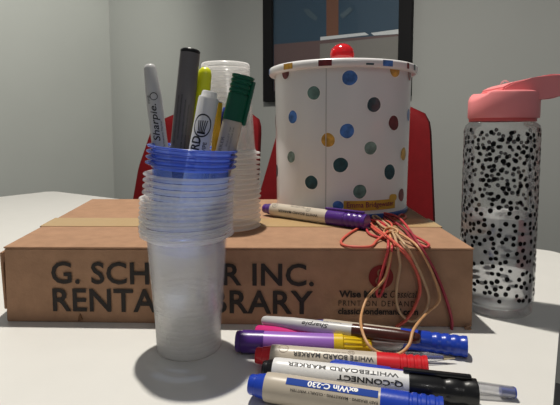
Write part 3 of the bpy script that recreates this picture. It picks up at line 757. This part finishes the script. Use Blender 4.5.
# lid body: round drum whose top slopes up towards the spout
bm = bmesh.new(); seg = 64; rings = []
rl = (bp(535.5, 110)[0] - bp(470, 110)[0]) / 2
def slope(x): 
    pts_ = [(470, 101), (480, 93.5), (490, 88.5), (500, 85.5), (520, 83), (540, 80.5)]
    q = [bp(*p) for p in pts_]
    for (x0, z0), (x1, z1) in zip(q, q[1:]):
        if x <= x1 or (x1, z1) == q[-1]:
            t_ = min(max((x - x0) / (x1 - x0), 0), 1); return z0 + (z1 - z0) * t_
off = bp(502.8, 118)[0]
def ringf(r_, f):
    return [bm.verts.new((off + r_ * math.cos(2 * PI * k / seg), r_ * math.sin(2 * PI * k / seg), f(off + r_ * math.cos(2 * PI * k / seg), 2 * PI * k / seg))) for k in range(seg)]
rings.append(ringf(rl * .9, lambda x, a: capb)); rings.append(ringf(rl * .985, lambda x, a: capb)); rings.append(ringf(rl, lambda x, a: capb + .001))
rings.append(ringf(rl, lambda x, a: min(slope(x), capb + .0268) - .0025)); rings.append(ringf(rl * .975, lambda x, a: min(slope(x), capb + .0268) - .0005)); rings.append(ringf(rl * .92, lambda x, a: min(slope(x), capb + .0272)))
rings.append(ringf(rl * .4, lambda x, a: min(slope(x), capb + .0272)))
for A, B in zip(rings, rings[1:]):
    for k_ in range(seg): bm.faces.new((A[k_], A[(k_ + 1) % seg], B[(k_ + 1) % seg], B[k_]))
bm.faces.new(rings[-1]); bm.faces.new(rings[0][::-1])
lidp = obj('lid', bm, pinkm, bot, True, 35)
obj('neck_ring', lathe([(hs + .001, RBt * .845), (hs + .001, RBt * .88), (capb + .0005, RBt * .88), (capb + .0005, RBt * .845)], 48), mat('pink_seal', (0.75, 0.12, 0.12), .3), bot, True)
# flip-up spout bar
q = [bp(*p) for p in ((492, 100), (491, 89.5), (500, 85), (520, 80.3), (538, 76.8), (556, 77.2), (578, 80.5), (579, 86), (566, 90), (549, 97), (538, 100.5), (530, 101))]
bm = bmesh.new(); prism(bm, q, -.0255, .0255, 'y'); bmesh.ops.bevel(bm, geom=[e for e in bm.edges], offset=.0016, segments=2, affect='EDGES')
obj('spout', bm, pinkm, bot, True, 35)
lp = bp(505, 84.5); pts_ = [Vector((lp[0] + .0042 * math.cos(a), 0, lp[1] + .0038 * math.sin(a))) for a in [PI * k / 10 for k in range(11)]]
obj('carry_loop', tube(pts_, .0009), film('loop_plastic', (0.9, 0.75, 0.76), .35, .1, (1, .9, .9), .4, .3), bot, True)

# ------------------------------------------------------------------ rubber bands
redb = mat('band_red', (0.52, 0.055, 0.06), .45, noise=.12, nscale=150); coral = mat('band_coral', (0.62, 0.11, 0.075), .45, noise=.12, nscale=150)
tan = mat('band_tan', (0.55, 0.30, 0.14), .45, noise=.12, nscale=150); drk = mat('band_dark_red', (0.32, 0.03, 0.05), .45, noise=.12, nscale=150)
def band(pix, m_, label, r=.00132, name='rubber_band'):
    """pix: (x, y, where): 't' + mm above the box top, 'f' + mm in front of the box front"""
    P3 = []
    for px, py, kind, e in pix:
        if kind == 't':
            p = on_z(px, py, ztop)
            for _ in range(4): p = on_z(px, py, topz(p.x, p.y) + r + .0006 + mm(e))
        else:
            p = on_plane(px, py, FLb + fn * (r + .0012 + mm(e)), fn)
        P3.append(p)
    c = sum(P3, Vector()) / len(P3)
    P3 = smooth_path([p - c for p in P3], True, 7)
    o = obj(name, tube(P3, r, True, 8), m_, None, True, 0); o.location = c
    tag(o, label, 'rubber band', 'rubber bands draped over the box edge'); return o
t, f = 't', 'f'
band([(390, 231, t, 3), (391, 240, t, 3), (391.5, 250, f, 3), (388.5, 265, f, 3), (383, 281, f, 4), (368, 297, f, 8), (361.5, 314, f, 26), (361.5, 328, f, 64), (368, 344, f, 82), (379, 352.5, f, 86), (397, 354.5, f, 88), (409, 345, f, 80), (414, 329, f, 64),
      (426, 314, f, 12), (438, 303, f, 6), (439, 292, f, 4), (431, 270, f, 3), (422, 253, f, 3), (414, 243, t, 2), (400, 234, t, 5)], tan, 'long tan rubber band hanging down onto the markers')
band([(392, 232, t, 6), (397, 244, t, 4), (398.5, 253, f, 3), (400, 266, f, 3), (397, 285, f, 2), (396.5, 301, f, 2), (401, 314, f, 2), (411, 321.5, f, 2), (420.5, 317, f, 2), (427, 307.5, f, 2), (428.5, 295.5, f, 2), (423, 279, f, 3), (415, 262, f, 3.5), (409, 251, f, 4), (402, 241, t, 5), (391, 228, t, 5), (384, 222, t, 4), (376, 216, t, 4), (373, 217, t, 3), (382, 226, t, 4)],
     mat('band_beige', (0.50, 0.33, 0.19), .45, noise=.12, nscale=150), 'beige rubber band hanging in a rounded loop before the small print')
band([(389, 236, t, 2), (388, 247, t, 2), (387, 255, f, 2), (382, 272, f, 2), (377, 290, f, 1.5), (378, 296.5, f, 1.5), (382, 292.5, f, 1.5), (388, 272, f, 1.2), (391, 255, f, 1.2), (392, 247, t, .5), (391, 236, t, 0)], redb, 'short red rubber band ending over the red round logo')
band([(366, 217, t, 2), (372, 225, t, 3), (388, 237, t, 5), (402, 249, t, 4), (412.5, 263, f, 3.5), (419, 279, f, 3), (420, 293, f, 3), (414, 309, f, 3), (406, 320.5, f, 3), (397, 327, f, 3), (397, 326, f, 1), (405.5, 320, f, 0), (413.5, 308.5, f, 0), (419.5, 292.5, f, 0), (418.5, 279, f, 0), (412, 263.5, f, 0), (401.5, 251, f, 0), (386, 237.5, t, 3), (374, 229, t, 2), (366, 221, t, 1)], coral, 'coral red rubber band curling down to a pointed end at the box foot')
band([(384, 214, t, 4), (398, 218, t, 5), (408, 228, t, 4), (416, 240, t, 4), (423.5, 251, f, 3), (435, 271, f, 2), (446, 298, f, 2), (452, 320, f, 2), (451.5, 331, f, 3), (451, 331, f, 1), (451.3, 320, f, 0), (445.4, 298, f, 0), (434.4, 271, f, 0), (423, 252, f, 0), (413, 241, t, 2), (404, 229, t, 2), (392, 220, t, 2)], drk, 'dark red rubber band hanging furthest right down to the table')
band([(366, 225, t, 0), (353, 231, t, 0), (342.5, 239, t, 0), (342, 244, t, 0), (351, 246.5, t, 0), (370, 246.5, t, 0), (377, 240.5, t, .5), (386, 233, t, 4), (392, 226, t, 5), (387, 221, t, 4), (376, 221, t, 2)], coral, 'coral rubber band spread out flat on the box top, left of the bunch')
band([(364.5, 214, t, 4), (371, 211.5, t, 5), (381, 212.5, t, 5), (396, 216, t, 6), (406, 225, t, 5), (412, 234, t, 3), (424, 241, t, 1), (429, 245, t, .5), (425, 247, t, 0), (414, 241, t, 0), (403, 235, t, 2), (392, 228, t, 3), (378, 221, t, 4), (369, 219, t, 4)], redb, 'red rubber band arching over the bunch towards the box corner')
band([(366, 228, t, 0), (370, 234, t, 0), (382, 238, t, 0), (388, 236, t, 1), (388, 230, t, 2), (380, 223, t, 2), (370, 215, t, 2), (365, 213, t, 2), (363, 217, t, 1)], redb, 'red rubber band coiled beside the purple marker cap')
band([(386, 229, t, 6), (391, 227.5, t, 9), (397, 230, t, 8), (397, 233, t, 6), (391, 231.5, t, 7), (387, 233.5, t, 3), (384, 233, t, 2)], tan, 'small tan rubber band knotted round the middle of the bunch')
band([(383, 214, t, 0), (395, 219, t, 0), (401, 214.5, t, 0), (406, 216.5, t, 0), (402, 220, t, 0), (396, 224, t, 0), (386, 220, t, 0)], coral, 'coral rubber band poking out at the back of the bunch')
